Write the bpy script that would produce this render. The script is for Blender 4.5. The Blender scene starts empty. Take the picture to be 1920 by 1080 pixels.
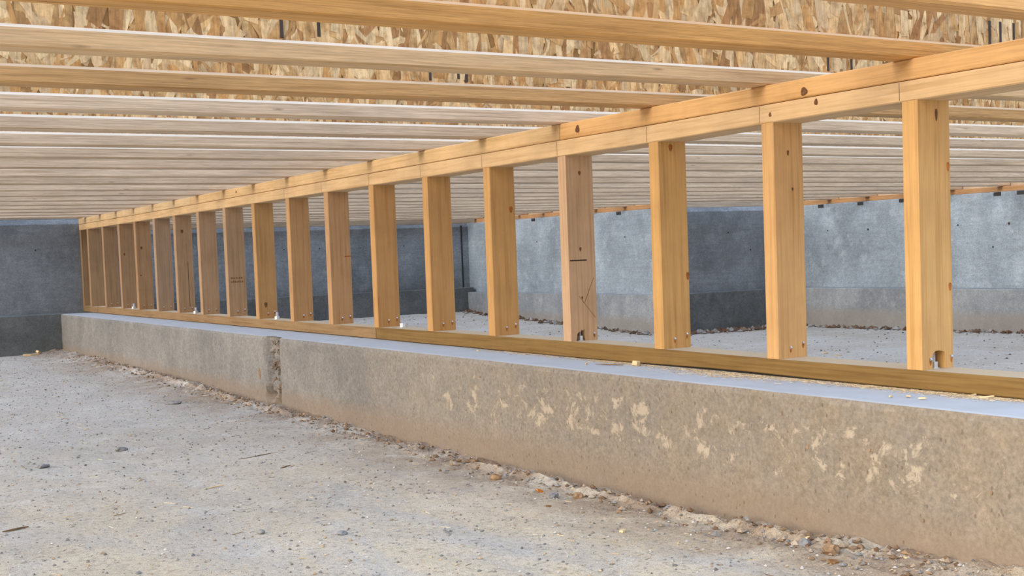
import bpy, bmesh, math, random
import numpy as np
from mathutils import Matrix, Vector

R = random.Random(7)
RN = np.random.default_rng(11)
scene = bpy.context.scene
COL = scene.collection

# ------------------------------------------------------------------ camera
F, PX, PY = 2353.91, 0.587, 55.67
YAW, PITCH, ROLL = 0.5444, -0.0516, -0.036
cy, sy, cp, sp = math.cos(YAW), math.sin(YAW), math.cos(PITCH), math.sin(PITCH)
fw = Vector((sy*cp, cy*cp, sp)); r0 = Vector((cy, -sy, 0)); u0 = r0.cross(fw)
rr = math.cos(ROLL)*r0 + math.sin(ROLL)*u0
uu = -math.sin(ROLL)*r0 + math.cos(ROLL)*u0
cam = bpy.data.cameras.new('camera'); camo = bpy.data.objects.new('camera', cam); COL.objects.link(camo)
cam.sensor_width = 36; cam.lens = F*36/1920; cam.clip_start = 0.05; cam.clip_end = 300
cam.shift_x = -PX/1920; cam.shift_y = PY/1920
M = Matrix((( rr.x, uu.x, -fw.x, -1.93257), (rr.y, uu.y, -fw.y, 0.0), (rr.z, uu.z, -fw.z, 0.29507), (0, 0, 0, 1)))
camo.matrix_world = M
scene.camera = camo

# ------------------------------------------------------------------ light
def lin(r, g, b):
    f = lambda c: (c/255/12.92 if c/255 <= .04045 else ((c/255+.055)/1.055)**2.4)
    return (f(r), f(g), f(b), 1)

world = bpy.data.worlds.new('sky'); scene.world = world; world.use_nodes = True
nt = world.node_tree; bg = nt.nodes['Background']
tc = nt.nodes.new('ShaderNodeTexCoord'); sx = nt.nodes.new('ShaderNodeSeparateXYZ'); rp = nt.nodes.new('ShaderNodeValToRGB')
nt.links.new(tc.outputs['Generated'], sx.inputs[0]); nt.links.new(sx.outputs['Z'], rp.inputs[0]); nt.links.new(rp.outputs[0], bg.inputs[0])
e = rp.color_ramp.elements
e[0].position = 0.0; e[0].color = (0.80, 0.74, 0.66, 1)
e[1].position = 1.0; e[1].color = (0.56, 0.82, 1.26, 1)
m_ = e.new(0.35); m_.color = (0.78, 0.96, 1.22, 1)
bg.inputs[1].default_value = 1.0

sun = bpy.data.lights.new('sun', 'SUN'); suno = bpy.data.objects.new('sun', sun); COL.objects.link(suno)
sun.energy = 2.45; sun.angle = math.radians(50); sun.color = (1.0, 0.82, 0.60)
suno.rotation_euler = Vector((0.95, 0.12, -0.33)).to_track_quat('-Z', 'Y').to_euler()
suno.location = (-6, -4, 4)

scene.view_settings.view_transform = 'Standard'; scene.view_settings.look = 'None'
scene.view_settings.gamma = 1; scene.view_settings.use_curve_mapping = False
scene.view_settings.exposure = 0.76
scene.cycles.max_bounces = 8; scene.cycles.diffuse_bounces = 5

# ------------------------------------------------------------------ helpers
def mesh(name, V, Fc, mat=None):
    m = bpy.data.meshes.new(name); m.from_pydata([tuple(map(float, v)) for v in V], [], Fc); m.update()
    if mat: m.materials.append(mat)
    return m
def link(name, m, parent=None, loc=(0, 0, 0), rot=(0, 0, 0), color=None):
    o = bpy.data.objects.new(name, m); COL.objects.link(o)
    o.location = loc; o.rotation_euler = rot
    if parent: o.parent = parent
    if color: o.color = color
    return o
def tag(o, label, cat, group=None, kind=None):
    o['label'] = label
    if cat: o['category'] = cat
    if group: o['group'] = group
    if kind: o['kind'] = kind
    return o
def empty(name, loc=(0, 0, 0), rot=(0, 0, 0)):
    return link(name, None, None, loc, rot)
def struct(o, label):
    o['kind'] = 'structure'; o['label'] = label; return o

class MB:
    def __init__(s): s.V = []; s.F = []; s.c = []
    def add(s, V, Fc):
        n = len(s.V); s.V += [tuple(v) for v in V]; s.F += [[i+n for i in f] for f in Fc]; return s
    def mesh(s, name, mat): return mesh(name, s.V, s.F, mat)

def loft(axis, ts, rect, bev=.0015, edge=None):
    """bevelled beam along an axis; rect(t) -> a0,a1,b0,b1 in the two other axes (cyclic order)"""
    V = []; Fc = []
    for t in ts:
        a0, a1, b0, b1 = rect(t); c = bev
        for a, b in ((a0+c, b0), (a1-c, b0), (a1, b0+c), (a1, b1-c), (a1-c, b1), (a0+(edge or (c, c))[0], b1), (a0, b1-(edge or (c, c))[1]), (a0, b0+c)):
            V.append({'x': (t, a, b), 'y': (b, t, a), 'z': (a, b, t)}[axis])
    for i in range(len(ts)-1):
        for j in range(8):
            k = (j+1) % 8
            Fc.append([i*8+j, i*8+k, (i+1)*8+k, (i+1)*8+j])
    Fc.append(list(range(7, -1, -1))); Fc.append([(len(ts)-1)*8+j for j in range(8)])
    return V, Fc
def box(x0, x1, y0, y1, z0, z1, bev=.001):
    return loft('x', [x0, x1], lambda t: (y0, y1, z0, z1), bev)
def prism(poly, y0, y1):
    """polygon in xz (counter-clockwise seen from -y) extruded along y"""
    n = len(poly)
    V = [(x, y0, z) for x, z in poly] + [(x, y1, z) for x, z in poly]
    Fc = [list(range(n)), list(range(2*n-1, n-1, -1))] + [[i, i+n, (i+1) % n + n, (i+1) % n] for i in range(n)]
    return V, Fc
def cyl(r, z0, z1, n=10, r2=None, cx=0, cyy=0):
    r2 = r if r2 is None else r2
    V = [(cx+r*math.cos(2*math.pi*i/n), cyy+r*math.sin(2*math.pi*i/n), z0) for i in range(n)] + \
        [(cx+r2*math.cos(2*math.pi*i/n), cyy+r2*math.sin(2*math.pi*i/n), z1) for i in range(n)]
    Fc = [[i, (i+1) % n, (i+1) % n+n, i+n] for i in range(n)] + [list(range(n-1, -1, -1)), list(range(n, 2*n))]
    return V, Fc

def hashn(ix, iy, s):
    h = np.sin(ix*127.1 + iy*311.7 + s*74.7)*43758.5453
    return h - np.floor(h)
def vnoise(x, y, s=0):
    x = np.asarray(x, float); y = np.asarray(y, float)
    ix, iy = np.floor(x), np.floor(y); fx, fy = x-ix, y-iy
    fx = fx*fx*(3-2*fx); fy = fy*fy*(3-2*fy)
    a, b, c, d = hashn(ix, iy, s), hashn(ix+1, iy, s), hashn(ix, iy+1, s), hashn(ix+1, iy+1, s)
    return (a*(1-fx)+b*fx)*(1-fy) + (c*(1-fx)+d*fx)*fy - .5
def fbm(x, y, s=0, o=4):
    t = 0; a = 1.0; f = 1.0
    for i in range(o): t = t + a*vnoise(np.asarray(x)*f, np.asarray(y)*f, s+i); a *= .5; f *= 2.03
    return t

# ------------------------------------------------------------------ materials
class NT:
    def __init__(s, name, rough=.8):
        s.m = bpy.data.materials.new(name); s.m.use_nodes = True; s.t = s.m.node_tree; s.b = s.t.nodes['Principled BSDF']
        s.b.inputs['Roughness'].default_value = rough
        s.b.inputs['Specular IOR Level'].default_value = .25
    def n(s, ty, **kw):
        x = s.t.nodes.new(ty)
        for k, v in kw.items():
            if hasattr(x, k): setattr(x, k, v)
        return x
    def l(s, a, b): s.t.links.new(a, b)
    def coord(s, scale=(1, 1, 1), rnd=True):
        t = s.n('ShaderNodeTexCoord'); v = t.outputs['Object']
        if rnd:
            oi = s.n('ShaderNodeObjectInfo'); mu = s.n('ShaderNodeMath', operation='MULTIPLY'); mu.inputs[1].default_value = 37.0
            s.l(oi.outputs['Random'], mu.inputs[0]); ad = s.n('ShaderNodeVectorMath', operation='ADD')
            s.l(v, ad.inputs[0]); s.l(mu.outputs[0], ad.inputs[1]); v = ad.outputs[0]
        mp = s.n('ShaderNodeMapping'); mp.inputs['Scale'].default_value = scale; s.l(v, mp.inputs[0])
        return mp.outputs[0]
    def noise(s, vec, scale, detail=4, rough=.55, dist=0.0):
        x = s.n('ShaderNodeTexNoise'); x.inputs['Scale'].default_value = scale; x.inputs['Detail'].default_value = detail
        x.inputs['Roughness'].default_value = rough; x.inputs['Distortion'].default_value = dist
        s.l(vec, x.inputs['Vector']); return x.outputs['Fac']
    def voro(s, vec, scale, out='Distance', feature='F1'):
        x = s.n('ShaderNodeTexVoronoi'); x.feature = feature; x.inputs['Scale'].default_value = scale; s.l(vec, x.inputs['Vector']); return x.outputs[out]
    def ramp(s, fac, *stops):
        x = s.n('ShaderNodeValToRGB'); e = x.color_ramp.elements
        while len(e) < len(stops): e.new(.5)
        for i, (p, c) in enumerate(stops):
            e[i].position = p; e[i].color = c if isinstance(c, tuple) else (c, c, c, 1)
        s.l(fac, x.inputs[0]); return x.outputs[0]
    def mix(s, fac, a, b, mode='MIX'):
        x = s.n('ShaderNodeMix'); x.data_type = 'RGBA'; x.blend_type = mode
        for v, i in ((fac, 0), (a, 6), (b, 7)):
            if hasattr(v, 'links') or hasattr(v, 'is_linked'): s.l(v, x.inputs[i])
            elif i == 0: x.inputs[0].default_value = v
            else: x.inputs[i].default_value = v if isinstance(v, tuple) else (v, v, v, 1)
        return x.outputs[2]
    def math(s, op, a, b=0.0):
        x = s.n('ShaderNodeMath', operation=op)
        for v, i in ((a, 0), (b, 1)):
            if hasattr(v, 'is_linked'): s.l(v, x.inputs[i])
            else: x.inputs[i].default_value = v
        return x.outputs[0]
    def sep(s, vec):
        x = s.n('ShaderNodeSeparateXYZ'); s.l(vec, x.inputs[0]); return x.outputs
    def color(s, c): s.l(c, s.b.inputs['Base Color'])
    def bump(s, h, strength=.4, dist=.002):
        x = s.n('ShaderNodeBump'); x.inputs['Strength'].default_value = strength; x.inputs['Distance'].default_value = dist
        s.l(h, x.inputs['Height']); s.l(x.outputs[0], s.b.inputs['Normal'])
    def objcolor(s): return s.n('ShaderNodeObjectInfo').outputs['Color']

def pine(name, axis, contrast=.62, dust=None):
    w = NT(name, .65)
    sc = {'x': (.03, 1, 1), 'y': (1, .03, 1), 'z': (1, 1, .03)}[axis]
    v = w.coord(sc)
    g1 = w.noise(v, 110, 3, .5, .5); g2 = w.noise(v, 420, 3, .6); g3 = w.noise(w.coord((1, 1, 1)), 9, 3, .6)
    c = w.ramp(g1, (.30, (1-.26*contrast, 1-.34*contrast, 1-.46*contrast, 1)), (.5, (1, 1, 1, 1)), (.7, (1.06, 1.05, 1.04, 1)))
    c = w.mix(1.0, c, w.ramp(g2, (.3, 1-.15*contrast), (.65, 1.04)), 'MULTIPLY')
    c = w.mix(1.0, c, w.ramp(g3, (.25, (.90, .88, .87, 1)), (.6, (1.04, 1.03, 1.02, 1))), 'MULTIPLY')
    c = w.mix(1.0, c, w.objcolor(), 'MULTIPLY')
    if dust:   # sawdust lying on the upper face
        nz = w.sep(w.n('ShaderNodeNewGeometry').outputs['Normal'])[2]
        c = w.mix(w.math('MULTIPLY', w.math('GREATER_THAN', nz, .8), .75), c, dust)
    w.color(c); w.bump(w.math('ADD', g2, g1), .25, .0008); return w.m
M_pine_z = pine('pine_upright_grain', 'z'); M_pine_y = pine('pine_long_grain', 'y')
M_treated = pine('treated_pine', 'y', .9, lin(200, 184, 158))

def lvl():
    w = NT('laminated_veneer', .7)
    v = w.coord((.012, 1, 1)); g1 = w.noise(v, 250, 3, .6, .15); g2 = w.noise(w.coord((.03, 1, 1)), 600, 2, .6)
    blot = w.noise(w.coord((.5, 1, 2.5)), 7, 4, .6)
    c = w.ramp(g1, (.30, (.70, .64, .56, 1)), (.48, (.97, .96, .95, 1)), (.62, (1.05, 1.05, 1.05, 1)), (.75, (1.22, 1.24, 1.26, 1)))
    c = w.mix(1.0, c, w.ramp(g2, (.32, .80), (.6, 1.03)), 'MULTIPLY')
    c = w.mix(1.0, c, w.ramp(blot, (.3, (.83, .82, .82, 1)), (.6, (1.03, 1.02, 1.0, 1))), 'MULTIPLY')
    vv = w.voro(w.coord((.18, 1, 1)), 34); spk = w.ramp(vv, (.0, 1.0), (.12, 0.0))
    c = w.mix(w.math('MULTIPLY', spk, .65), w.mix(1.0, c, w.objcolor(), 'MULTIPLY'), lin(95, 70, 50))
    w.color(c); w.bump(g1, .3, .001); return w.m
M_lvl = lvl()

M_edge = None
def edge_mat():  # near-white upper chamfer: the skylight it catches is painted into the colour
    w = NT('skylit_edge', .6); g = w.noise(w.coord((.04, 1, 1)), 90, 3)
    oi = w.n('ShaderNodeObjectInfo'); c = w.mix(oi.outputs['Alpha'], oi.outputs['Color'], lin(244, 238, 226)); w.color(w.mix(1.0, c, w.ramp(g, (.3, .86), (.6, 1.0)), 'MULTIPLY')); return w.m
M_edge = edge_mat()
def pale_edge(m, nst):
    m.materials.append(M_edge)
    for q in range(nst-1): m.polygons[q*8+5].material_index = 1
    return m

def osb():
    w = NT('oriented_strand', .7)
    a = w.n('ShaderNodeAttribute', attribute_name='tone')
    v = w.coord((1, 1, .12)); g = w.noise(v, 240, 3, .6); b = w.noise(w.coord((1, 1, 1)), 55, 3, .6)
    c = w.mix(1.0, a.outputs['Color'], w.ramp(g, (.3, .74), (.65, 1.1)), 'MULTIPLY')
    c = w.mix(1.0, c, w.ramp(b, (.28, (.66, .60, .54, 1)), (.55, (1.03, 1.02, 1, 1))), 'MULTIPLY')
    w.color(c); w.bump(g, .3, .001); return w.m
M_osb = osb()
def plain(name, c, rough=.7, metal=0.0, var=.15, scale=60):
    w = NT(name, rough); w.b.inputs['Metallic'].default_value = metal
    g = w.noise(w.coord(), scale, 3, .6)
    w.color(w.mix(1.0, w.ramp(g, (.3, 1-var), (.7, 1+var)), c, 'MULTIPLY')); return w.m
M_web = plain('web_board', lin(150, 112, 66)); M_dark = plain('dark_recess', lin(48, 34, 24)); M_pencil = plain('pencil', lin(120, 88, 58))
M_ink = plain('stamp_ink', lin(74, 66, 62)); M_steel = plain('zinc_steel', (.62, .63, .65, 1), .32, .9, .1)
M_knot = plain('knot_wood', lin(110, 74, 44), .6, 0, .5, 160); M_chip = plain('raw_chip', lin(222, 196, 150), .75, 0, .25, 40)
M_split = plain('split_wood', lin(160, 96, 40), .7, 0, .5, 90)
M_void = plain('tie_hole_dark', lin(62, 62, 62)); M_cone = plain('tie_cone', lin(150, 156, 164))
M_leaf = plain('dry_leaf', lin(206, 124, 44), .6, 0, .3, 90); M_leafb = plain('brown_leaf', lin(138, 100, 62), .7, 0, .35, 90)
M_stone = plain('grey_stone', lin(132, 131, 130), .85, 0, .35, 80); M_clod = plain('earth_clod', lin(150, 122, 92), .95, 0, .35, 80)
M_twig = plain('twig', lin(124, 96, 66), .8, 0, .3, 60)
def tonemat(name, rough=.9):
    w = NT(name, rough); a = w.n('ShaderNodeAttribute', attribute_name='tone')
    g = w.noise(w.coord((1, 1, 1), False), 300, 2)
    w.color(w.mix(1.0, a.outputs['Color'], w.ramp(g, (.3, .8), (.7, 1.12)), 'MULTIPLY')); return w.m
M_gravel = tonemat('gravel_mix')

def concrete(name, base, dark, light, patch=None, band=None, near_warm=None, streak=.5, top=None, pits=1.0, board=0.0):
    w = NT(name, .88)
    v = w.coord((1, 1, 1), False)
    big = w.noise(v, 1.7, 5, .6, .4); mid = w.noise(v, 9, 5, .62); fine = w.noise(v, 120, 4, .65)
    st = w.noise(w.coord((1, 1, .16), False), 7, 4, .6)
    c = w.mix(w.ramp(big, (.36, 0.0), (.66, 1.0)), base, dark)
    c = w.mix(w.math('MULTIPLY', w.ramp(st, (.48, 0.0), (.72, 1.0)), streak), c, dark)
    c = w.mix(w.math('MULTIPLY', w.ramp(mid, (.52, 0.0), (.74, 1.0)), .55), c, light)
    if near_warm:   # warm near light painted as a tan film, strongest at the near end
        y0, y1, col, amt = near_warm
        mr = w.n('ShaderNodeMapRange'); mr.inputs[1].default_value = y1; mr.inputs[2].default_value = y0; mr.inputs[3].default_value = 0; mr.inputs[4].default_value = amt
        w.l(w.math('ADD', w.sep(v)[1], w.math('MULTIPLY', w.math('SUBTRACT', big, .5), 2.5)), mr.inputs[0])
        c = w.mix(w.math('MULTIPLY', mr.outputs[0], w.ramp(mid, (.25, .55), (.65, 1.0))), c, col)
    c = w.mix(1.0, c, w.ramp(fine, (.30, .74), (.66, 1.14)), 'MULTIPLY')
    c = w.mix(1.0, c, w.ramp(w.noise(v, 38, 4, .7), (.30, .86), (.68, 1.10)), 'MULTIPLY')
    xyz = w.sep(v); h = fine
    if board:
        bo = w.noise(w.coord((.10, .10, 1), False), 60, 4, .6)
        c = w.mix(1.0, c, w.ramp(bo, (.3, 1-board), (.6, 1+board*.3)), 'MULTIPLY'); h = w.math('ADD', h, bo)
    if band:
        z, col, amt = band
        zz = w.math('ADD', xyz[2], w.math('MULTIPLY', w.math('SUBTRACT', mid, .5), .09))
        mr = w.n('ShaderNodeMapRange'); mr.inputs[1].default_value = z-.035; mr.inputs[2].default_value = z+.02; mr.inputs[3].default_value = amt; mr.inputs[4].default_value = 0
        w.l(zz, mr.inputs[0]); c = w.mix(mr.outputs[0], c, col)
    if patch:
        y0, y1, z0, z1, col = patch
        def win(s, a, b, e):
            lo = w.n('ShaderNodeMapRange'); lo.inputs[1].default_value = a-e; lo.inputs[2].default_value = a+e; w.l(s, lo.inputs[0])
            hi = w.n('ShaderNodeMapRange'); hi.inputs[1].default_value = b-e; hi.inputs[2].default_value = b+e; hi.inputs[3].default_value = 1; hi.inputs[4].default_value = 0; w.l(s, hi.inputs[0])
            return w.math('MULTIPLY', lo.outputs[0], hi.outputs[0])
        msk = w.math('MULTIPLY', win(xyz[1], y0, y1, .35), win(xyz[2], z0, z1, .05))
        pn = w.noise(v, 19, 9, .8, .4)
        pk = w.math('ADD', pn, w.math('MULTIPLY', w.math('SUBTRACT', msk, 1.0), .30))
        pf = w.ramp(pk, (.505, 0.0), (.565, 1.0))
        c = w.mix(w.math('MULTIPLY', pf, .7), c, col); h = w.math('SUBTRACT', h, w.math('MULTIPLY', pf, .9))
    pv = w.voro(w.coord((1, 1, .6), False), 62); pr = w.voro(w.coord((1, 1, .6), False), 62, 'Color'); ps = w.sep(pr)
    thr = w.math('MULTIPLY', w.ramp(ps[0], (.55, 0.0), (.99, 1.0)), .17)
    pit = w.math('LESS_THAN', pv, thr)
    c = w.mix(w.math('MULTIPLY', pit, .5*pits), c, lin(92, 78, 66)); h = w.math('SUBTRACT', h, w.math('MULTIPLY', pit, 1.5*pits))
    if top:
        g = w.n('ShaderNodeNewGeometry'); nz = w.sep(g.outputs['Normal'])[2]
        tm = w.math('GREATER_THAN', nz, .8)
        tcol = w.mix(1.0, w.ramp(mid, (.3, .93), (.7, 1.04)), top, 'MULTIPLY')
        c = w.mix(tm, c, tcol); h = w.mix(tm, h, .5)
    w.color(c); w.bump(h, .5, .003); return w.m
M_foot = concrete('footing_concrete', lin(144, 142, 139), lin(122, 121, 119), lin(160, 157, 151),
                  patch=(1.15, 3.6, -.2, -.015, lin(188, 173, 152)), near_warm=(1.9, 4.9, lin(146, 130, 107), .8), band=(-.20, lin(142, 124, 106), .6), streak=.35, top=lin(176, 181, 186))  # tan tint on the near stretch paints in the warm light
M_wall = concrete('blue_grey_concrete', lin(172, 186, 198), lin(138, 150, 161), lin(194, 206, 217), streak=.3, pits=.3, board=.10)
M_wall_shade = concrete('shaded_wall_concrete', lin(154, 162, 170), lin(120, 127, 134), lin(170, 179, 188), streak=.3, pits=.3, board=.10)  # darker wall copy: shade of faces turned from the sun, put into colour
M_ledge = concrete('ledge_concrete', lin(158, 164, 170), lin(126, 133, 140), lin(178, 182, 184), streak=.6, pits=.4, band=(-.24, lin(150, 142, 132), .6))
M_ledge_shade = concrete('shaded_ledge_concrete', lin(116, 122, 125), lin(92, 95, 96), lin(134, 140, 144), streak=.4, pits=.4)  # ledge concrete again, darkened to paint the shade on its unlit sides
M_rough = concrete('broken_concrete', lin(150, 140, 128), lin(112, 86, 62), lin(184, 182, 180), streak=.2, pits=1.0)

def soil():
    w = NT('dusty_earth', .95)
    v = w.coord((1, 1, 1), False)
    a = w.noise(v, 1.3, 5, .6, .3); b = w.noise(v, 7, 6, .65); f = w.noise(v, 75, 5, .7); g = w.noise(v, 420, 3, .7)
    str_ = w.noise(w.coord((1, .35, 1), False), 5, 5, .65, .6)
    c = w.mix(w.ramp(a, (.35, 0.0), (.65, 1.0)), lin(202, 197, 189), lin(190, 181, 168))
    c = w.mix(w.math('MULTIPLY', w.ramp(b, (.5, 0.0), (.7, 1.0)), .6), c, lin(220, 216, 209))
    xyz = w.sep(v)
    near = w.n('ShaderNodeMapRange'); near.inputs[1].default_value = 4.4; near.inputs[2].default_value = 1.7; w.l(xyz[1], near.inputs[0])
    sd_warm = w.math('MULTIPLY', w.ramp(str_, (.34, 0.0), (.56, 1.0)), near.outputs[0])  # sawdust tint, strengthened on near ground to paint in the warm light
    c = w.mix(w.math('MULTIPLY', sd_warm, .8), c, lin(222, 204, 172))
    cl = w.n('ShaderNodeMapRange'); cl.inputs[1].default_value = -.62; cl.inputs[2].default_value = -.22; w.l(xyz[0], cl.inputs[0])
    br = w.math('MULTIPLY', w.ramp(w.noise(v, 4.5, 6, .7, .5), (.40, 0.0), (.57, 1.0)), w.math('MULTIPLY', cl.outputs[0], w.math('LESS_THAN', xyz[0], .05)))
    c = w.mix(w.math('MULTIPLY', br, .8), c, lin(150, 122, 96))
    c = w.mix(1.0, c, w.ramp(f, (.32, (.60, .58, .56, 1)), (.47, (1, 1, 1, 1)), (.72, (1.1, 1.09, 1.08, 1))), 'MULTIPLY')
    c = w.mix(1.0, c, w.ramp(g, (.34, .62), (.56, 1.06)), 'MULTIPLY')
    w.color(c); w.bump(w.math('ADD', w.math('MULTIPLY', f, 1.4), w.math('MULTIPLY', g, .5)), .8, .006); return w.m
M_soil = soil()

# ------------------------------------------------------------------ heights
ZT = .640
def ztop(y): return float(np.interp(y, [1.0, 1.45, 2.0, 3.0, 4.4, 7.3, 9.0], [.638, .639, .642, .645, .643, .632, .631]))
def zlow(y): return float(np.interp(y, [1.0, 2.0, 2.5, 4.4, 9.0], [.561, .560, .556, .556, .553]))
def zsole(y): return float(np.interp(y, [1.0, 2.1, 2.7, 4.15, 9.0], [.038, .039, .044, .043, .043]))
def zbase(y): return .0015 + .004*math.exp(-((y-2.25)/.28)**2)
def contact(y): return np.interp(y, [0, 1.3, 1.67, 2.13, 2.8, 4.05, 4.9, 6.3, 8.6], [-.25, -.245, -.262, -.284, -.286, -.272, -.268, -.242, -.236])
def ground(x, y):
    x = np.asarray(x, float); y = np.asarray(y, float)
    base = np.where(x < .03, np.interp(y, [0, 5, 9], [-.272, -.27, -.252]), np.interp(y, [0, 7.3, 10.7], [-.33, -.386, -.251]))
    d = np.where(x < -.195, -.195-x, 0)
    bank = (contact(y)-base)*np.exp(-(d/.16)**2)
    z = base + np.where(x < .03, bank, 0)
    inside = (x > -3) & (x < 5) & (y > .5) & (y < 11)
    z = z + np.where(inside, .010*fbm(x*1.6, y*1.6, 3, 3) + .006*fbm(x*9, y*9, 9, 4), 0)
    # broken crust ridge by the footing
    rg = np.exp(-((d-(.055+.02*vnoise(y*3, 0*y, 5)))/.016)**2)*np.interp(y, [1.3, 1.6, 1.9, 2.9, 3.05, 4.2, 4.5, 6.6, 7], [0, .4, 1, 1, 0, 0, 1, 1, 0])
    z = z + np.where(x < -.195, rg*(.012 + .014*vnoise(y*22, x*22, 8)), 0)
    rough = np.exp(-(d/.14)**2)*(x < -.19)
    z = z + rough*.016*fbm(x*24, y*24, 15, 3)
    return z

# ------------------------------------------------------------------ structure
def grid(name, us, vs, fn, mat):
    nu, nv = len(us), len(vs); U, W = np.meshgrid(us, vs, indexing='ij')
    P = fn(U.ravel(), W.ravel())
    i = np.arange((nu-1)*(nv-1)); a = (i//(nv-1))*nv + i % (nv-1)
    Fc = np.stack([a, a+nv, a+nv+1, a+1], 1)
    m = bpy.data.meshes.new(name); m.from_pydata(P.tolist(), [], Fc.tolist()); m.update(); m.materials.append(mat)
    return m
xs = np.concatenate([[-60, -20, -8, -4, -3], np.arange(-2.4, -.7, .03), np.arange(-.7, -.19, .012), [-.15, .0, .06], np.arange(.12, 6, .06), [8, 30]])
ys = np.concatenate([[-60, -20, -6, -2, 0, .5], np.arange(.9, 3.2, .014), np.arange(3.2, 6, .026), np.arange(6, 11.2, .05), [14, 40]])
fl = link('floor', grid('floor', xs, ys, lambda u, v: np.stack([u, v, ground(u, v)], 1), M_soil))
struct(fl, 'dusty grey and tan earth floor strewn with sawdust')

# low footing under the stud wall: front face gridded with a broken channel
Y0, Y1 = .7, 8.62
fy = np.concatenate([np.arange(Y0, 4.4, .02), np.arange(4.4, 5.0, .008), np.arange(5.0, Y1, .04), [Y1]])
fz = np.concatenate([[-.40], np.arange(-.30, -.008, .011), [-.006, -.002]])
def footface(u, v):
    n = .0022*fbm(u*9, v*9, 21, 4)
    e0 = 4.618 + .004*fbm(v*30, v*0, 33, 3); e1 = 4.785 + .03*np.clip((v+.10)/.10, 0, 1) + .012*fbm(v*25, v*0, 31, 3)
    k = np.clip((u-e0)/.008, 0, 1)*np.clip((e1-u)/.02, 0, 1)
    depth = k*(.020 + .034*(fbm(u*26, v*26, 41, 4)+.35)*.9 + .012*(4.79-u)/.17)
    ch = np.clip((v+.012)/.012, 0, 1)*(.004 + .007*np.clip(fbm(u*7, u*0, 51, 4)+.1, 0, 1))
    return np.stack([-.195 + n + np.maximum(depth, 0) + ch, u, v], 1)
wm = empty('wall_middle', (0, 0, 0)); struct(wm, 'low tan grey concrete footing that carries the timber stud wall')
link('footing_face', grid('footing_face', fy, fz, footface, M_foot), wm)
top_u = fy; top_v = np.array([-.19, -.18, -.10, .0, .10, .25])
def foottop(u, v):
    edge = footface(u, np.full_like(u, -.002))
    k = np.clip((-.18-v)/.01, 0, 1)
    return np.stack([np.where(v < -.185, edge[:, 0], v), u, -.002*k + .0012*fbm(u*6, v*6, 61, 3)*(1-k) - .0006], 1)
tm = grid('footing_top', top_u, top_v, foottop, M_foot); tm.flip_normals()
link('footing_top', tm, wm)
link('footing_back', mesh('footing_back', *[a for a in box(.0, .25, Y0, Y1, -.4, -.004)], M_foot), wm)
# rough rubble inside the broken channel
mb = MB()
for i in range(90):
    yy = R.uniform(4.635, 4.775); zz = R.uniform(-.225, -.02); s = R.uniform(.005, .015)
    bm = bmesh.new(); bmesh.ops.create_icosphere(bm, subdivisions=1, radius=s)
    V = [(v.co.x*.7*R.uniform(.7, 1.2)-.166+R.uniform(-.006, .010), v.co.y*R.uniform(.7, 1.3)+yy, v.co.z*R.uniform(.7, 1.2)+zz) for v in bm.verts]
    mb.add(V, [[v.index for v in f.verts] for f in bm.faces]); bm.free()
rb = link('rubble', mb.mesh('rubble', M_rough), wm); rb['kind'] = 'stuff'; rb['label'] = 'broken pale aggregate in the upright channel'
# hardened drip and gouges on the face
def facemark(name, y, z, w, h, mat, n=9, proud=.0012, seed=0):
    rg = random.Random(seed); pts = []
    for i in range(n):
        a = 2*math.pi*i/n; k = rg.uniform(.7, 1.2)
        pts.append((math.cos(a)*w/2*k, math.sin(a)*h/2*k))
    V = [(-.1965-proud, y+a, z+b) for a, b in pts] + [(-.1925, y+a*1.1, z+b*1.1) for a, b in pts]
    Fc = [list(range(n)), list(range(2*n-1, n-1, -1))]+[[i, i+n, (i+1) % n+n, (i+1) % n] for i in range(n)]
    return link(name, mesh(name, V, Fc, mat), wm)
facemark('gouge', 4.853, -.152, .018, .045, M_clod, seed=4)
for i, (y, z, s) in enumerate([(1.779, -.102, .008), (1.848, -.042, .008), (2.57, -.128, .005), (1.357, -.131, .007), (1.62, -.09, .006), (2.2, -.07, .005), (1.5, -.2, .007), (3.056, -.05, .004)]):
    facemark('pit', y, z, s*.55, s*1.1, M_clod, 7, .0003, i+10)

# foundation walls: vertical slab between two plan points with a bevelled top, inside is to the left of a->b
def slab(name, a, b, z0, z1, thick, mat, parent, cham=0.0, chz=.0):
    a = Vector((*a, 0)); b = Vector((*b, 0)); d = (b-a).normalized(); nrm = Vector((-d.y, d.x, 0))  # points to the room
    prof = [(0, z0), (0, z1-chz), (-cham, z1), (-thick, z1), (-thick, z0)] if cham else [(0, z0), (0, z1-.004), (-.004, z1), (-thick, z1), (-thick, z0)]
    V = []
    for p in (a, b):
        for t, z in prof: V.append(tuple(p + nrm*t + Vector((0, 0, z))))
    n = len(prof); Fc = [[i, (i+1) % n, (i+1) % n+n, i+n] for i in range(n)] + [list(range(n-1, -1, -1)), list(range(n, 2*n))]
    m = mesh(name, V, Fc, mat)
    bm = bmesh.new(); bm.from_mesh(m); bmesh.ops.recalc_face_normals(bm, faces=bm.faces); bm.to_mesh(m); bm.free()
    return link(name, m, parent)
def tie(parent, p, nrm, r=.011, dark=False):
    nrm = Vector(nrm); V, Fc = cyl(r, -.003, .0025, 10, r*.8); V2, F2 = cyl(r*.55, -.003, .0032, 8)
    q = nrm.to_track_quat('Z', 'Y').to_matrix()
    o = link('tie_hole', mesh('tie_hole', [tuple(q @ Vector(v)+Vector(p)) for v in V], Fc, M_void if dark else M_cone), parent)
    if not dark: link('tie_hole_core', mesh('tie_hole_core', [tuple(q @ Vector(v)+Vector(p)) for v in V2], F2, M_void), o)
WT = .600
wb = empty('wall_back'); struct(wb, 'dark blue grey concrete foundation wall behind the left bay')
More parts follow.
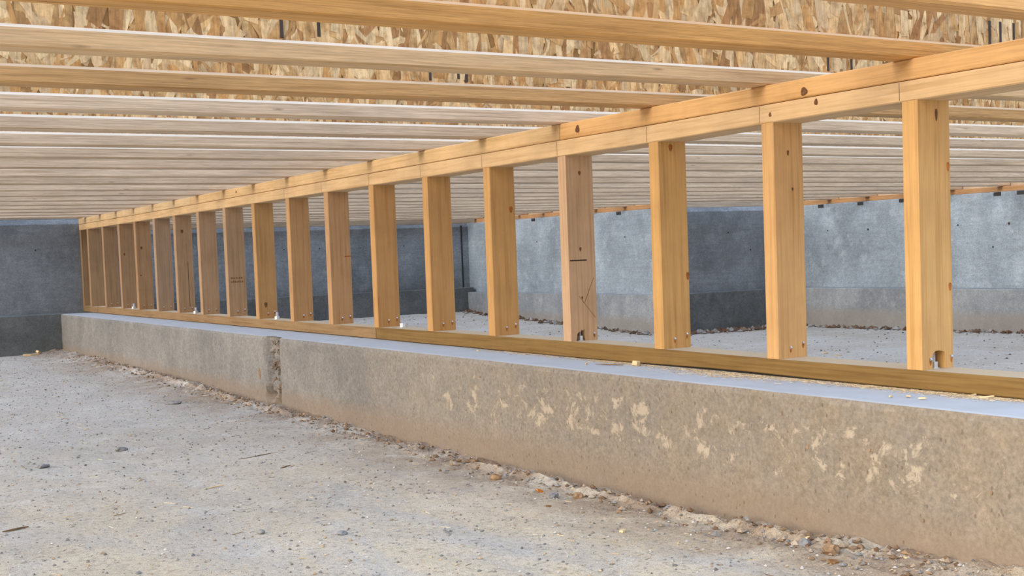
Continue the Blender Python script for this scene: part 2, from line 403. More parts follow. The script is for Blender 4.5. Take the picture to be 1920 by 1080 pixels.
slab('wall_face', (.24, 8.834), (-3.4, 8.834), -.35, .632, .22, M_wall_shade, wb, .03, .036)
slab('footing', (-.16, 8.60), (-3.4, 8.60), -.40, .003, .233, M_ledge_shade, wb)
for p in ((-.29, 8.834, .427), (-1.0, 8.834, .42)): tie(wb, p, (0, -1, 0))
wi = empty('wall_return'); struct(wi, 'short concrete return wall behind the far studs')
slab('wall_face', (.02, 10.82), (.02, 8.9), -.35, WT, .2, M_wall_shade, wi)
# room side of the return faces +x: flip by giving points in reverse order
wf = empty('wall_far'); struct(wf, 'mid grey concrete foundation wall at the far end of the right bay')
slab('wall_face', (4.20, 10.805), (.22, 10.805), -.35, WT, .22, M_wall_shade, wf, .03, .034)
slab('footing', (4.10, 10.67), (.24, 10.67), -.45, -.026, .12, M_ledge_shade, wf)
for p in ((2.563, 10.805, .397), (2.975, 10.805, .391), (3.426, 10.805, .398), (2.217, 10.805, .398)): tie(wf, p, (0, -1, 0), .012)
wl = empty('wall_right'); struct(wl, 'pale blue grey concrete side wall nearest the far corner')
slab('wall_face', (4.132, 7.71), (4.132, 10.82), -.35, WT, .22, M_wall, wl)
slab('footing', (4.035, 7.63), (4.035, 10.75), -.5, -.071, .12, M_ledge, wl)
for p in ((4.132, 9.541, .387), (4.132, 8.213, .391)): tie(wl, p, (-1, 0, 0), .013)
wj = empty('wall_jog'); struct(wj, 'dark shaded concrete jog wall facing the camera')
slab('wall_face', (5.64, 7.71), (4.134, 7.71), -.35, WT, .22, M_wall_shade, wj, .03, .034)
slab('footing', (5.53, 7.62), (4.037, 7.62), -.5, -.071, .09, M_ledge_shade, wj)
for p, dk in (((4.782, 7.71, .395), True), ((5.015, 7.71, .251), True)): tie(wj, p, (0, -1, 0), .008, dk)
wn = empty('wall_side'); struct(wn, 'pale blue grey concrete side wall nearest the camera at right')
slab('wall_face', (5.589, 2.4), (5.589, 7.72), -.35, WT, .22, M_wall, wn)
slab('footing', (5.442, 2.4), (5.442, 7.66), -.5, -.076, .14, M_ledge, wn)
for p, r, dk in (((5.589, 7.418, .384), .007, True), ((5.589, 6.985, .378), .017, False), ((5.589, 6.129, .379), .008, True), ((5.589, 5.695, .375), .017, False), ((5.589, 5.83, .214), .008, True)):
    tie(wn, p, (-1, 0, 0), r, dk)
for par, x, ys_ in ((wn, 5.589, (7.488, 7.06, 6.64, 5.787, 5.597)), (wl, 4.132, (9.59, 8.29))):
    for y in ys_:
        link('form_pocket', mesh('form_pocket', *box(x-.003, x+.004, y-.03, y+.03, .572, .598, .001), M_void), par)
# thin dark strip paints the shade line of the far inner corner
link('corner_shade', mesh('corner_shade', *box(4.05, 4.064, 10.798, 10.81, -.026, .58), M_void), wf)

# ------------------------------------------------------------------ stud wall
PINE = {'orange': lin(238, 186, 116), 'mid': lin(226, 178, 116), 'brown': lin(212, 170, 118), 'grey': lin(206, 174, 138), 'pale': lin(236, 194, 136)}
sw = tag(empty('stud_wall', (0, 1.2, 0)), 'low pine stud wall with doubled top plate standing on the concrete footing', 'wall frame')
OFF = Vector((0, 1.2, 0))
def sub(name, m, par=sw, loc=(0, 0, 0), color=None): return link(name, m, par, Vector(loc)-OFF if par is sw else loc, color=color)
def plate(name, y0, y1, lo, hi, mat, color, x0=0.0, x1=.0889, bev=.0022):
    n = max(2, int((y1-y0)/.12)); ts = np.linspace(y0, y1, n+1)
    V, Fc = loft('y', ts, lambda t: (lo(t), hi(t), x0, x1), bev)
    return sub(name, mesh(name, V, Fc, mat), color=color)
seam = lambda y: .5*(ztop(y)+zlow(y))
TR = lin(132, 104, 58)
sp_ = [plate('sole_plate', .8, 4.149, lambda y: zbase(y)-.0005, zsole, M_treated, TR),
       plate('sole_plate', 4.153, 8.41, zbase, lambda y: zsole(y)-.002, M_treated, lin(150, 122, 86)),
       plate('sole_plate', 8.418, 8.83, zbase, lambda y: zsole(y)-.003, M_treated, lin(152, 126, 92))]
lower = plate('top_plate', .8, 8.83, zlow, lambda y: seam(y)-.0007, M_pine_y, lin(216, 181, 134))
upA = plate('top_plate', .8, 2.905, lambda y: seam(y)+.0007, ztop, M_pine_y, lin(215, 168, 110))
upB = plate('top_plate', 2.907, 6.3, lambda y: seam(y)+.0007, ztop, M_pine_y, lin(214, 178, 128))
upC = plate('top_plate', 6.302, 8.83, lambda y: seam(y)+.0007, ztop, M_pine_y, lin(210, 180, 136))

def disc(name, par, y, z, ry, rz, mat, face='x', pr=.0006, n=12, tilt=0.0, loc0=None):
    """thin oval on the -x face (face x) or on the -y face (face y; y means x there)"""
    V = []
    for s in (0, 1):
        for i in range(n):
            a = 2*math.pi*i/n; k = 1+.12*math.sin(3*a+y*50); u, v = math.cos(a)*ry*k, math.sin(a)*rz*k
            u, v = u*math.cos(tilt)-v*math.sin(tilt), u*math.sin(tilt)+v*math.cos(tilt)
            d = -pr if s == 0 else .002
            V.append((d, u, v) if face == 'x' else (u, d, v))
    Fc = [list(range(n)), list(range(2*n-1, n-1, -1))] + [[i, i+n, (i+1) % n+n, (i+1) % n] for i in range(n)]
    m = mesh(name, V, Fc, mat); bm = bmesh.new(); bm.from_mesh(m); bmesh.ops.recalc_face_normals(bm, faces=bm.faces); bm.to_mesh(m); bm.free()
    o = link(name, m, par); return o
def plate_knot(par, y, z, ry, rz, tilt=0): 
        k = disc('knot', par, y, z, ry, rz, M_knot, tilt=tilt); k.location = (0, y, z)
plate_knot(upA, 2.817, .622, .010, .0105); plate_knot(upA, 1.965, .614, .010, .009); plate_knot(lower, 1.931, .588, .005, .007)
plate_knot(lower, 2.07, .577, .004, .005); plate_knot(upB, 5.6, .62, .008, .006)
for y in (1.6385, 1.708, 2.104, 2.514, 2.921, 3.34, 3.75, 4.16, 4.6, 5.0):
    if y < 1.65: continue
    link('layout_mark', mesh('layout_mark', *box(-.0004, .001, y-.0006, y+.0006, zlow(y)+.003, seam(y)-.003, .0001), M_pencil), lower)

SY = [1.664, 2.063, 2.471, 2.881, 3.298, 3.706, 4.128, 4.544, 4.953, 5.372, 5.772, 6.182, 6.59, 6.98, 7.388, 7.761, 8.167, 8.577, 8.79]
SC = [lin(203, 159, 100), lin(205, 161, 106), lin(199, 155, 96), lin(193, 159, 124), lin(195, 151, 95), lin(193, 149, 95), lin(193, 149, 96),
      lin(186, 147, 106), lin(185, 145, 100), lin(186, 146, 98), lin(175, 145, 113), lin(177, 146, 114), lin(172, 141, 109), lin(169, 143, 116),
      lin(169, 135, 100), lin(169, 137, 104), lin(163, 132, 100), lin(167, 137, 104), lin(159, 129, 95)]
def nail(par, x, z, s=1.0):
    V, Fc = cyl(.0028*s, -.004, .0018, 8); q = Vector((R.uniform(-.3, .3), -1, .75)).to_track_quat('Z', 'Y').to_matrix()
    g = disc('nail_dent', par, 0, 0,   .0034*s, .008*s, M_split, 'y', pr=.0004, n=8); g.location = (x, 0, z-.004)
    link('nail', mesh('nail', [tuple(q @ Vector(v)) for v in V], Fc, M_steel), par, (x, -.001, z))
SW, SD = .0381, .0889
studs = []
for i, y in enumerate(SY):
    zb = zsole(y)-(.003 if y > 8.41 else .002 if y > 4.15 else 0); h = zlow(y)-zb
    if i in (0, 3):
        if i == 0:
            arch = [(.0286, 0), (.0286, .024), (.0315, .031), (.038, .0355), (.048, .036), (.058, .034), (.0645, .0315), (.0656, .025), (.0656, 0)]
        else:
            arch = [(.018, 0), (.021, .020), (.027, .026), (.031, .024), (.036, .031), (.040, .028), (.044, .033), (.047, .022), (.051, .0)]
        poly = [(0.0, 0.0)] + arch + [(SD, 0), (SD, h), (0, h)]
        b = .0012
        V, Fc = prism(poly, 0, .031); V2, F2 = box(0, SD, .031, SW, 0, h, .0012)
        mb = MB(); mb.add(V, Fc); mb.add(V2, F2); m = mb.mesh('stud', M_pine_z)
        bm = bmesh.new(); bm.from_mesh(m); bmesh.ops.recalc_face_normals(bm, faces=bm.faces)
        bmesh.ops.triangulate(bm, faces=[f for f in bm.faces if len(f.verts) > 6]); bm.to_mesh(m); bm.free()
    else:
        m = mesh('stud', *loft('z', [0, h], lambda t: (0, SD, 0, SW), .0022), M_pine_z)
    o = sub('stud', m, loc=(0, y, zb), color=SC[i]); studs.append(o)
    if i in (1, 2, 4, 5, 6, 7, 8, 9, 10): nail(o, .038+R.uniform(-.006, .006), .024); nail(o, .075, .028+R.uniform(0, .006))
    if i == 0: nail(o, .023, .02); nail(o, .083, .022)
    if i == 3: nail(o, .078, .019)
    if i in (11, 12, 13, 14, 15, 16): nail(o, .03, .022, .8); nail(o, .07, .024, .8)
def sknot(i, x, z, r, rz=None, dark=True): 
    o = disc('knot', studs[i], 0, 0, r, rz or r*1.2, M_knot if dark else M_split, 'y'); o.location = (x, 0, z)
sknot(0, .052, .495, .0035, .012); sknot(0, .083, .395, .004, .009, False); sknot(0, .083, .16, .004, .008, False)
sknot(1, .043, .455, .003, .006); sknot(1, .054, .375, .0025, .004)
sknot(2, .083, .18, .005, .010, False); sknot(2, .04, .50, .006, .009, False)
sknot(3, .040, .255, .0035, .006); sknot(3, .041, .12, .0025, .004); sknot(3, .045, .465, .004, .006)
sknot(4, .073, .385, .006, .010, False); sknot(9, .034, .062, .007, .012); sknot(12, .035, .43, .007, .010)
sknot(14, .03, .36, .006, .009); sknot(15, .025, .33, .005, .008); sknot(14, .02, .20, .004, .005)
# grade mark, saw scores, pencil cross
mb = MB(); rg = random.Random(3)
for row, (z, n_) in enumerate(((.178, 7), (.160, 7))):
    x = .014
    for k in range(n_):
        wd = rg.uniform(.004, .007)
        mb.add(*box(x, x+wd, -.0003, .001, z, z+rg.uniform(.006, .010), .0001)); x += wd+.003
mk = link('grade_stamp', mb.mesh('grade_stamp', M_pencil), studs[10]); mk['label'] = 'faint worn ink stamp'
link('saw_score', mesh('saw_score', *box(.004, .060, -.0005, .002, .222, .2255, .0002), M_dark), studs[3])
mb = MB()
for (xa, za, xb, zb2) in ((.082, .175, .048, .105), (.03, .125, .084, .062)):
    d = Vector((xb-xa, 0, zb2-za)); L = d.length; d.normalize(); nn = Vector((-d.z, 0, d.x))*.0006
    a, b = Vector((xa, -.0003, za)), Vector((xb, -.0003, zb2))
    mb.add([a+nn, b+nn, b-nn, a-nn, a+nn+Vector((0, .001, 0)), b+nn+Vector((0, .001, 0)), b-nn+Vector((0, .001, 0)), a-nn+Vector((0, .001, 0))], [[0, 1, 2, 3], [7, 6, 5, 4], [0, 4, 5, 1], [2, 6, 7, 3]])
link('pencil_mark', mb.mesh('pencil_mark', M_pencil), studs[3])
link('split', mesh('split', *box(.062, .088, -.0005, .002, .262, .266, .0002), M_split), studs[7])
link('split', mesh('split', *box(.058, .060, -.0004, .001, .03, .27, .0002), M_dark), studs[12])

# anchor bolts
def bolt(x, y, z, label, s=1.0):
    t = tag(empty('anchor_bolt', (x, y, z)), label, 'bolt', 'anchor bolts along the sole plate')
    link('washer', mesh('washer', *cyl(.0135*s, 0, .0022, 14), M_steel), t)
    link('nut', mesh('nut', *cyl(.0098*s, .0022, .0135, 6), M_steel), t)
    mb = MB(); zz = .0135
    for k in range(9):
        mb.add(*cyl(.0056*s, zz, zz+.0011, 10, .0048*s)); mb.add(*cyl(.0048*s, zz+.0011, zz+.0020, 10, .0056*s)); zz += .0020
    link('threaded_rod', mb.mesh('threaded_rod', M_steel), t)
bolt(.0455, SY[0]+.0135, zsole(SY[0]), 'galvanised anchor bolt inside the arched notch of the nearest stud', .95)
bolt(.0375, SY[3]+.013, zsole(SY[3]), 'galvanised anchor bolt in the jagged notch at the foot of the fourth nearest stud', .9)
bolt(.062, 4.055, zsole(4.05), 'anchor bolt by the plate joint, in front of the seventh nearest stud', 1.15)
bolt(.037, 5.245, zsole(5.2)-.002, 'anchor bolt on bare plate just before the tenth nearest stud', 1.15)
bolt(.029, 6.395, zsole(6.4)-.002, 'anchor bolt on the far plate beside the thirteenth nearest stud', 1.2)
bolt(.036, 7.645, zsole(7.6)-.002, 'farthest anchor bolt on the plate, three studs short of the wall end', 1.2)

# ------------------------------------------------------------------ joists
XL = -3.4; FH, FWD, JH = .0385, .054, .241
OSBC = [lin(*c) for c in ((218, 184, 134), (206, 168, 116), (226, 200, 156), (184, 144, 96), (198, 158, 106), (212, 182, 138), (168, 126, 82), (222, 194, 150), (206, 178, 138), (192, 148, 94))]
def strand_mesh(seed, x0, x1):
    rg = np.random.default_rng(seed); z0, z1 = FH, JH-FH
    n = int((x1-x0)*640); V = []; Fc = []; C = []
    for i in range(n):
        cx, cz = rg.uniform(x0, x1), rg.uniform(z0-.02, z1+.02)
        a = rg.normal(0, .22) if rg.random() < .86 else rg.uniform(-1.2, 1.2)
        L = rg.uniform(.05, .15); W = rg.uniform(.008, .030)
        if rg.random() < .2: W *= .35
        pts = [(-W/2, -L/2*rg.uniform(.85, 1)), (W/2*rg.uniform(.5, 1), -L/2), (W/2*rg.uniform(.9, 1.1), -L/4*rg.uniform(0, 1)), (W/2*rg.uniform(.8, 1), L/2*rg.uniform(.8, 1)), (-W/2*rg.uniform(.3, 1), L/2), (-W/2*rg.uniform(.85, 1.1), L*rg.uniform(-.2, .2))]
        y = -.0048 - i/n*.0016; tx, tz = rg.normal(0, .012), rg.normal(0, .004); k = len(V)
        for u, v in pts:
            X = cx + u*math.cos(a) - v*math.sin(a); Z = cz + u*math.sin(a) + v*math.cos(a)
            V.append((min(max(X, x0), x1), y + tx*u + tz*v, min(max(Z, z0), z1)))
        Fc.append(list(range(k, k+6))); c = OSBC[rg.integers(len(OSBC))]; f = rg.uniform(.95, 1.3); C.append((c[0]*f, c[1]*f, c[2]*f, 1))
    m = mesh('strand', V, Fc, M_osb)
    at = m.color_attributes.new('tone', 'FLOAT_COLOR', 'CORNER')
    at.data.foreach_set('color', np.repeat(np.array(C, dtype=np.float32), 6, axis=0).ravel())
    return m
XR1, XR2 = 4.22, 5.68
SM = {XR2: [strand_mesh(s, XL, XR2) for s in (1, 2, 3)], XR1: [strand_mesh(5, XL, XR1)]}
FM = {}
def flange(xr, z0, dx=0):
    key = (xr, z0, dx)
    if key not in FM:
        ts = np.linspace(XL+dx, xr, 24)
        FM[key] = mesh('flange', *loft('x', ts, lambda t: (0, FWD, z0, z0+FH), .004, (.017, .0078)), M_lvl); pale_edge(FM[key], 24)
    return FM[key]
ORD = ['', 'nearest', 'second nearest', 'third nearest', 'fourth nearest', 'fifth nearest', 'sixth nearest', 'seventh nearest', 'eighth nearest', 'ninth nearest', 'tenth nearest',
       'eleventh nearest', 'twelfth nearest', 'thirteenth nearest', 'fourteenth nearest', 'fifteenth nearest', 'sixteenth nearest', 'seventeenth nearest', 'eighteenth nearest']
JT = {0: ('orange', lin(226, 174, 112)), 1: ('orange', lin(226, 172, 104)), 2: ('pale tan', lin(228, 194, 150)), 3: ('orange brown', lin(208, 166, 114))}
for k in range(0, 24):
    yk = 1.672 + .4078*(k-1); xr = XR2 if yk < 7.6 else XR1
    x0 = XL if k <= 18 else .26
    nm, colr = JT.get(k, ('pale', (lambda q: lin(226+q, 204+q, 178+q))(R.randint(-9, 6))))
    if k == 0: lab = 'nearest wooden I-joist, only its orange lower flange showing at the upper right corner'
    elif k <= 17: lab = '%s wooden I-joist crossing the top plate above the %s stud' % (nm, ORD[k])
    elif k == 18: lab = 'last pale I-joist before the dark back wall, above the eighteenth nearest stud'
    else: lab = 'pale I-joist over the right bay only, %s' % ['first one beyond the left back wall', 'second one beyond the left back wall', 'third one beyond the left back wall', 'last but one before the far wall', 'farthest of all, just before the far wall'][k-19]
    zj = ztop(min(yk, 8.8)) + .0005 if k <= 18 else .640
    j = tag(empty('floor_joist', (0, yk, zj)), lab, 'joist', 'wooden I-joists of the floor')
    if k <= 18:
        fm, tm_ = flange(xr, 0.0), flange(xr, JH-FH)
        wm_ = FM.setdefault(('web', xr), mesh('web', *box(XL, xr, -.0048, .0048, FH-.002, JH-FH+.002, .0005), M_web))
        st = SM[xr][k % len(SM[xr])]
    else:
        fm = mesh('flange', *loft('x', [x0, XR1], lambda t: (0, FWD, 0, FH), .004, (.017, .0078)), M_lvl); pale_edge(fm, 2)
        tm_ = mesh('flange', *loft('x', [x0, XR1], lambda t: (0, FWD, JH-FH, JH), .0035), M_lvl)
        wm_ = mesh('web', *box(x0, XR1, -.0048, .0048, FH-.002, JH-FH+.002, .0005), M_web); st = None
    link('lower_flange', fm, j, color=(*colr[:3], {0: .3, 1: .3, 3: .35}.get(k, .72)))  # alpha sets how strongly the skylit edge is painted
    link('upper_flange', tm_, j, color=colr)
    wo = link('web', wm_, j, (0, FWD/2, 0))
    if st and k <= 8:
        so = link('strand', st, wo); so['kind'] = 'stuff'
# ink marks stamped on the strand webs
for nm_, xs_ in (('floor_joist.002', (-1.112, -1.042, .21, .285)), ('floor_joist.003', (-.606, -.534, -.513)), ('floor_joist.001', (.251, .284, .326))):
    w_ = [c for c in bpy.data.objects[nm_].children if c.name.startswith('web')][0]
    for q, xx in enumerate(xs_):
        link('ink_mark', mesh('ink_mark', *box(xx-.003, xx+.003, -.0075, -.0045, FH+.004+.006*(q % 2), FH+.052, .0005), M_ink), w_)
# sill plates on the right walls
def sill(name, x0, x1, y0, y1, label):
    V, Fc = loft('y', list(np.linspace(y0, y1, 8)), lambda t: (0, .036, 0, .089), .002)
    V = [(v[0], v[1]-y0, v[2]) for v in V]
    return tag(link(name, mesh(name, V, Fc, M_pine_y), None, (x0, y0, WT+.0005), color=lin(184, 142, 100)), label, 'sill plate')
sill('sill_plate', 4.15, 0, 7.80, 10.7, 'orange timber sill plate on the farther side wall top')
sill('sill_plate', 5.605, 0, 2.45, 7.775, 'orange timber sill plate on the nearer side wall top')

for b_, lab in ((box(XL, -.002, 8.875, 8.905, .6335, .872, .002), 'pale rim board standing on the dark back wall of the left bay'), (box(.24, XR1+.03, 10.86, 10.89, .601, .880, .002), 'pale rim board on the far wall of the right bay'),
                (box(4.27, 5.70, 7.78, 7.81, .601, .880, .002), 'pale rim board on the shaded jog wall'), (box(4.232, 4.262, 7.83, 10.85, .639, .880, .002), 'pale rim board on the farther side wall sill'), (box(5.69, 5.72, 1.0, 7.77, .639, .880, .002), 'pale rim board on the nearer side wall sill')):
    tag(link('rim_board', mesh('rim_board', *b_, M_lvl, ), color=lin(204, 186, 164)), lab, 'board')

# ------------------------------------------------------------------ loose things
def gz(x, y): return float(ground(np.array([x]), np.array([y]))[0])
def pebble(name, x, y, sx_, sy_, sz_, mat, label, cat='stone', z=None, seed=0):
    rg = random.Random(seed); bm = bmesh.new(); bmesh.ops.create_icosphere(bm, subdivisions=2, radius=1)
    for v in bm.verts:
        n = float(fbm(np.array([v.co.x*1.5+seed]), np.array([v.co.y*1.5+v.co.z*1.3]), seed, 3)[0]); v.co *= 1+.55*n
        v.co = Vector((v.co.x*sx_, v.co.y*sy_, v.co.z*sz_))
    m = bpy.data.meshes.new(name); bm.to_mesh(m); bm.free(); m.materials.append(mat)
    return tag(link(name, m, None, (x, y, (gz(x, y) if z is None else z)+sz_*.55), (0, 0, rg.uniform(0, 3))), label, cat)
def chip(name, x, y, L, W, T, label, z=None, rot=0.0, mat=None, seed=0, cat='wood chip', tilt=.05):
    rg = random.Random(seed); pts = [(-L/2, -W*.3*rg.uniform(.5, 1)), (-L*.1, -W/2), (L/2*rg.uniform(.8, 1), -W*.4), (L/2, W*.2), (L*.15, W/2*rg.uniform(.8, 1)), (-L*.4, W*.45)]
    n = len(pts); V = [(a, b, 0) for a, b in pts] + [(a*.94, b*.9, T) for a, b in pts]
    Fc = [list(range(n-1, -1, -1)), list(range(n, 2*n))] + [[i, (i+1) % n, (i+1) % n+n, i+n] for i in range(n)]
    return tag(link(name, mesh(name, V, Fc, mat or M_chip), None, (x, y, (gz(x, y) if z is None else z)+.001), (tilt, tilt*.5, rot)), label, cat)
def twig(name, x, y, L, r, label, z=None, rot=0.0, bend=.06, mat=None, cat='twig'):
    V = []; Fc = []; n = 5; K = 6
    for k in range(K):
        t = k/(K-1)-.5; rad = r*(1.15-abs(t)*1.1)
        for i in range(n):
            a = 2*math.pi*i/n; V.append((t*L, bend*L*math.sin(t*5)+rad*math.cos(a), rad*math.sin(a)+r))
    for k in range(K-1):
        for i in range(n): Fc.append([k*n+i, k*n+(i+1) % n, (k+1)*n+(i+1) % n, (k+1)*n+i])
    Fc += [list(range(n-1, -1, -1)), list(range((K-1)*n, K*n))]
    return tag(link(name, mesh(name, V, Fc, mat or M_twig), None, (x, y, (gz(x, y) if z is None else z)), (0, 0, rot)), label, cat)
pebble('stone', -.983, 3.92, .024, .014, .008, M_stone, 'grey pointed stone lying alone on the open earth left of centre', seed=1)
pebble('stone', -.496, 5.045, .036, .015, .008, M_stone, 'long flat grey stone on the floor before the broken footing channel', seed=2)
pebble('stone', -1.241, 3.773, .022, .011, .007, M_stone, 'small dark flat stone near the left edge of the floor', seed=3)
pebble('stone', -.36, 2.44, .016, .012, .010, M_stone, 'pale grey stone beside the orange leaf by the footing', seed=4)
pebble('stone', -.323, 2.391, .013, .012, .009, M_clod, 'tan earth lump by the footing, right of the orange leaf', 'clod', seed=5)
pebble('clod', -.344, 2.732, .018, .012, .010, M_clod, 'brown earth clod with a shadow at the footing ridge', 'clod', seed=6)
pebble('clod', -.30, 1.62, .020, .014, .012, M_clod, 'brown clod at the lower right beneath the footing', 'clod', seed=7)
pebble('stone', -.285, 1.70, .014, .011, .009, M_stone, 'dark grey stone by the footing at lower right', seed=8)
pebble('stone', -.926, 2.37, .013, .011, .006, M_stone, 'small grey stone in the bottom foreground', seed=9)
pebble('stone', -1.057, 2.481, .010, .008, .006, M_stone, 'tiny grey stone left of the foreground stone', seed=19)
chip('leaf', -.349, 2.518, .020, .015, .003, 'bright orange dry leaf scrap on the earth by the footing', mat=M_leaf, seed=1, cat='leaf', tilt=.5, rot=.3)
chip('leaf', -.44, 2.34, .014, .008, .002, 'small brown orange leaf scrap nearer the camera than the orange one', mat=M_leafb, seed=2, cat='leaf', tilt=.2)
chip('leaf', -.345, 1.571, .024, .014, .003, 'rust brown leaf scrap at the bottom edge below the footing', mat=M_leafb, seed=3, cat='leaf', tilt=.3)
chip('wood_chip', -.467, 2.024, .024, .013, .004, 'tan wood chip on the sawdust in the right foreground', seed=4, rot=.8)
chip('wood_chip', -.258, 1.72, .028, .006, .002, 'pale thin sliver of wood on the earth at lower right', seed=5, rot=.6)
chip('wood_chip', -.245, 1.50, .022, .006, .002, 'pale wood sliver by the footing at the bottom edge', seed=6, rot=1.0)
chip('wood_chip', -.42, 8.46, .11, .03, .012, 'pale offcut lying flat before the dark back footing', seed=7, rot=.1)
chip('wood_chip', -.36, 8.54, .09, .03, .014, 'tan offcut leaning on the dark back footing', seed=8, rot=1.2, tilt=.5)
twig('twig', -.68, 3.54, .14, .0013, 'thin forked dry twig in the middle of the floor', rot=.2)
twig('twig', -.702, 3.268, .045, .002, 'short brown twig just below the forked one', rot=.5)
twig('straw', -1.082, 3.336, .03, .002, 'short tan straw on the open earth', rot=.9, mat=M_chip, cat='straw')
twig('straw', -.953, 3.119, .07, .0018, 'long straight straw on the earth left of centre', rot=.3, mat=M_chip, cat='straw')
twig('twig', -.744, 2.25, .09, .0016, 'thin pale twig in the foreground pointing at the camera', rot=1.1, mat=M_stone)
twig('twig', -1.467, 2.895, .06, .0025, 'brown root end at the left edge of the floor', rot=.3, bend=.02)
chip('wood_chip', -.036, 2.538, .022, .020, .011, 'chunky pale wood chip on the footing ledge below the third nearest stud', z=0, seed=11, rot=.6, tilt=.12)
twig('splinter', -.075, 2.60, .085, .0014, 'long thin splinter beside the chunky chip on the ledge', z=.001, rot=1.9, bend=.01, cat='splinter')
for i, (x, y, L, lab) in enumerate(((-.124, 1.633, .014, 'short pale shaving on the ledge, farthest of the near trio'), (-.103, 1.61, .018, 'pale shaving on the ledge in the middle of the near trio'),
                                    (-.111, 1.57, .016, 'pale shaving on the ledge nearest the camera in the trio'), (-.02, 1.50, .028, 'flat shaving against the plate on the near ledge'), (-.016, 1.535, .02, 'curled shaving against the plate beside the flat one'),
                                    (-.094, 2.674, .016, 'small sliver on the ledge before the chunky chip'), (-.055, 3.31, .014, 'tiny sliver on the ledge under the fifth nearest stud'))):
    chip('shaving', x, y, L, L*.3, .003, lab, z=.0, rot=.4+i*.7, seed=20+i, cat='shaving', tilt=.15)
chip('wood_chip', 3.53, 5.43, .055, .018, .006, 'tan wood chip on the right bay floor between the two nearest studs', seed=31, rot=.2)
chip('wood_chip', 3.42, 5.22, .055, .014, .005, 'tan wood chip closer to the plate on the right bay floor', seed=32, rot=-.3)

# uncountable litter
def scatter(name, n, pick, size, mat, tones, label, cat, sliver=False, seed=0, zf=None):
    rg = np.random.default_rng(seed); V = []; Fc = []; C = []
    P = np.array([pick(rg) for _ in range(n)]); Z = ground(P[:, 0], P[:, 1]) if zf is None else np.full(n, zf)
    ico = [(0, 0, 1), (.9, 0, .1), (.28, .85, 0), (-.72, .53, .1), (-.72, -.53, 0), (.28, -.85, .1), (0, 0, -.6)]
    fi = [[0, 1, 2], [0, 2, 3], [0, 3, 4], [0, 4, 5], [0, 5, 1], [6, 2, 1], [6, 3, 2], [6, 4, 3], [6, 5, 4], [6, 1, 5]]
    for i in range(n):
        a = rg.uniform(0, 6.28); s = size(rg); k = len(V); ca, sa = math.cos(a), math.sin(a)
        if sliver:
            L, W, T = s*rg.uniform(3, 8), s*.35, s*.25
            pts = [(-L/2, -W/2, 0), (L/2, -W*.2, 0), (L/2, W*.3, 0), (-L/2, W/2, 0), (-L/2, -W/2, T), (L/2, -W*.2, T), (L/2, W*.3, T), (-L/2, W/2, T)]
            ff = [[4, 5, 6, 7], [0, 1, 5, 4], [1, 2, 6, 5], [2, 3, 7, 6], [3, 0, 4, 7]]
        else:
            q = rg.uniform(.6, 1.3, 3); pts = [(x*s*q[0]*rg.uniform(.75, 1.2), y*s*q[1]*rg.uniform(.75, 1.2), z*s*q[2]*.7) for x, y, z in ico]; ff = fi
        for x, y, z in pts: V.append((P[i, 0]+x*ca-y*sa, P[i, 1]+x*sa+y*ca, Z[i]+z+(.0005 if sliver else s*.15)))
        c = tones[rg.integers(len(tones))]; f = rg.uniform(.8, 1.15)
        for q_ in ff: Fc.append([k+j for j in q_]); C += [(c[0]*f, c[1]*f, c[2]*f, 1)]*len(q_)
    m = mesh(name, V, Fc, mat); at = m.color_attributes.new('tone', 'FLOAT_COLOR', 'CORNER')
    at.data.foreach_set('color', np.array(C, dtype=np.float32).ravel())
    return tag(link(name, m), label, cat, kind='stuff')
def pick_left(rg):
    while True:
        y = 1.3 + 7.3*rg.random()**1.9; x = rg.uniform(-1.95+.16*y-.1, -.20)
        if x < -.2: return x, y
def pick_bank(rg):
    y = 1.4+rg.random()**1.3*6.5; return -.209-abs(rg.normal(0, .06)), y
def pick_right(rg):
    y = rg.uniform(3.2, 10.6); return rg.uniform(.4, 4.0 if y > 7.5 else 5.4), y
GT = [lin(*c) for c in ((128, 126, 124), (150, 146, 140), (172, 166, 158), (116, 110, 104), (158, 138, 114), (196, 190, 182), (184, 162, 130))]
ST = [lin(*c) for c in ((222, 200, 160), (204, 176, 132), (180, 150, 110), (140, 108, 76), (232, 216, 184))]
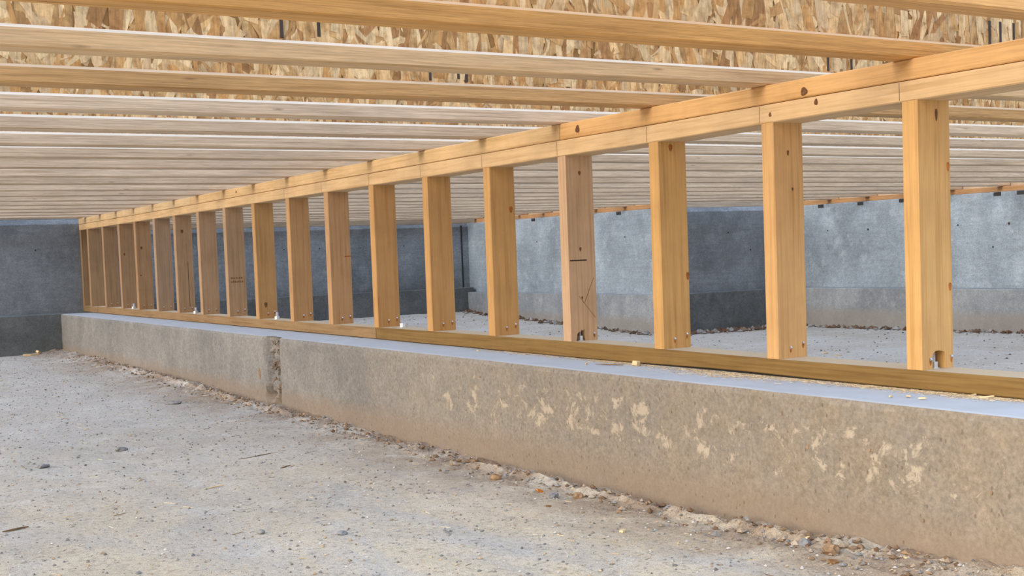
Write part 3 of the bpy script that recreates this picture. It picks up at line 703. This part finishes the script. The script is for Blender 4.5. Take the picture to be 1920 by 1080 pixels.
scatter('gravel', 15000, pick_left, lambda r: .0011+.0042*r.random()**3, M_gravel, GT, 'fine grey gravel scattered over the left earth floor', 'gravel', seed=1)
scatter('rubble', 2200, pick_bank, lambda r: .002+.009*r.random()**3, M_gravel, [lin(*c) for c in ((150, 122, 94), (132, 106, 80), (164, 144, 120), (148, 144, 140), (120, 94, 70), (176, 160, 140))], 'crumbled brown earth and grit banked along the footing', 'rubble', seed=2)
scatter('wood_litter', 900, pick_left, lambda r: .0016+.003*r.random()**2, M_gravel, ST, 'tiny wood slivers strewn over the left earth floor', 'litter', True, seed=3)
scatter('gravel', 3500, pick_right, lambda r: .003+.009*r.random()**3, M_gravel, GT[:3]+[lin(92, 90, 88), lin(190, 190, 190)], 'grey gravel on the right bay floor beyond the studs', 'gravel', seed=4)
scatter('wood_litter', 260, pick_right, lambda r: .004+.004*r.random()**2, M_gravel, ST, 'wood slivers on the right bay floor', 'litter', True, seed=5)
DIRT = [lin(*c) for c in ((110, 92, 76), (90, 74, 60), (128, 112, 96), (140, 138, 136), (104, 70, 48), (150, 146, 142))]
for nn_, fn_, lab, sd_ in ((650, lambda rg: (rg.uniform(4.05, 5.35), 7.585-abs(rg.normal(0, .05))), 'dark crumbled earth heaped at the foot of the shaded jog wall', 8),
                           (520, lambda rg: (5.40-abs(rg.normal(0, .06)), rg.uniform(3.8, 7.5)), 'dark crumbled earth along the nearer right bay footing', 9),
                           (420, lambda rg: (3.99-abs(rg.normal(0, .05)), rg.uniform(7.7, 10.6)), 'dark crumbled earth along the farther right bay footing', 10)):
    scatter('rubble', nn_, fn_, lambda r: .006+.030*r.random()**2.5, M_gravel, DIRT, lab, 'rubble', seed=sd_)
def pick_top(rg):
    c = rg.choice([1.55, 1.85, 2.2, 2.65, 3.1, 1.3], p=[.22, .16, .32, .14, .06, .1]); return -.004-abs(rg.normal(0, .022 if c != 2.2 else .040)), c+rg.normal(0, .12)
scatter('sawdust', 8000, pick_top, lambda r: .0007+.0015*r.random()**2, M_gravel, ST[:3]+ST[4:], 'yellow sawdust drifted on the footing ledge along the plate', 'sawdust', True, seed=6, zf=.0002)
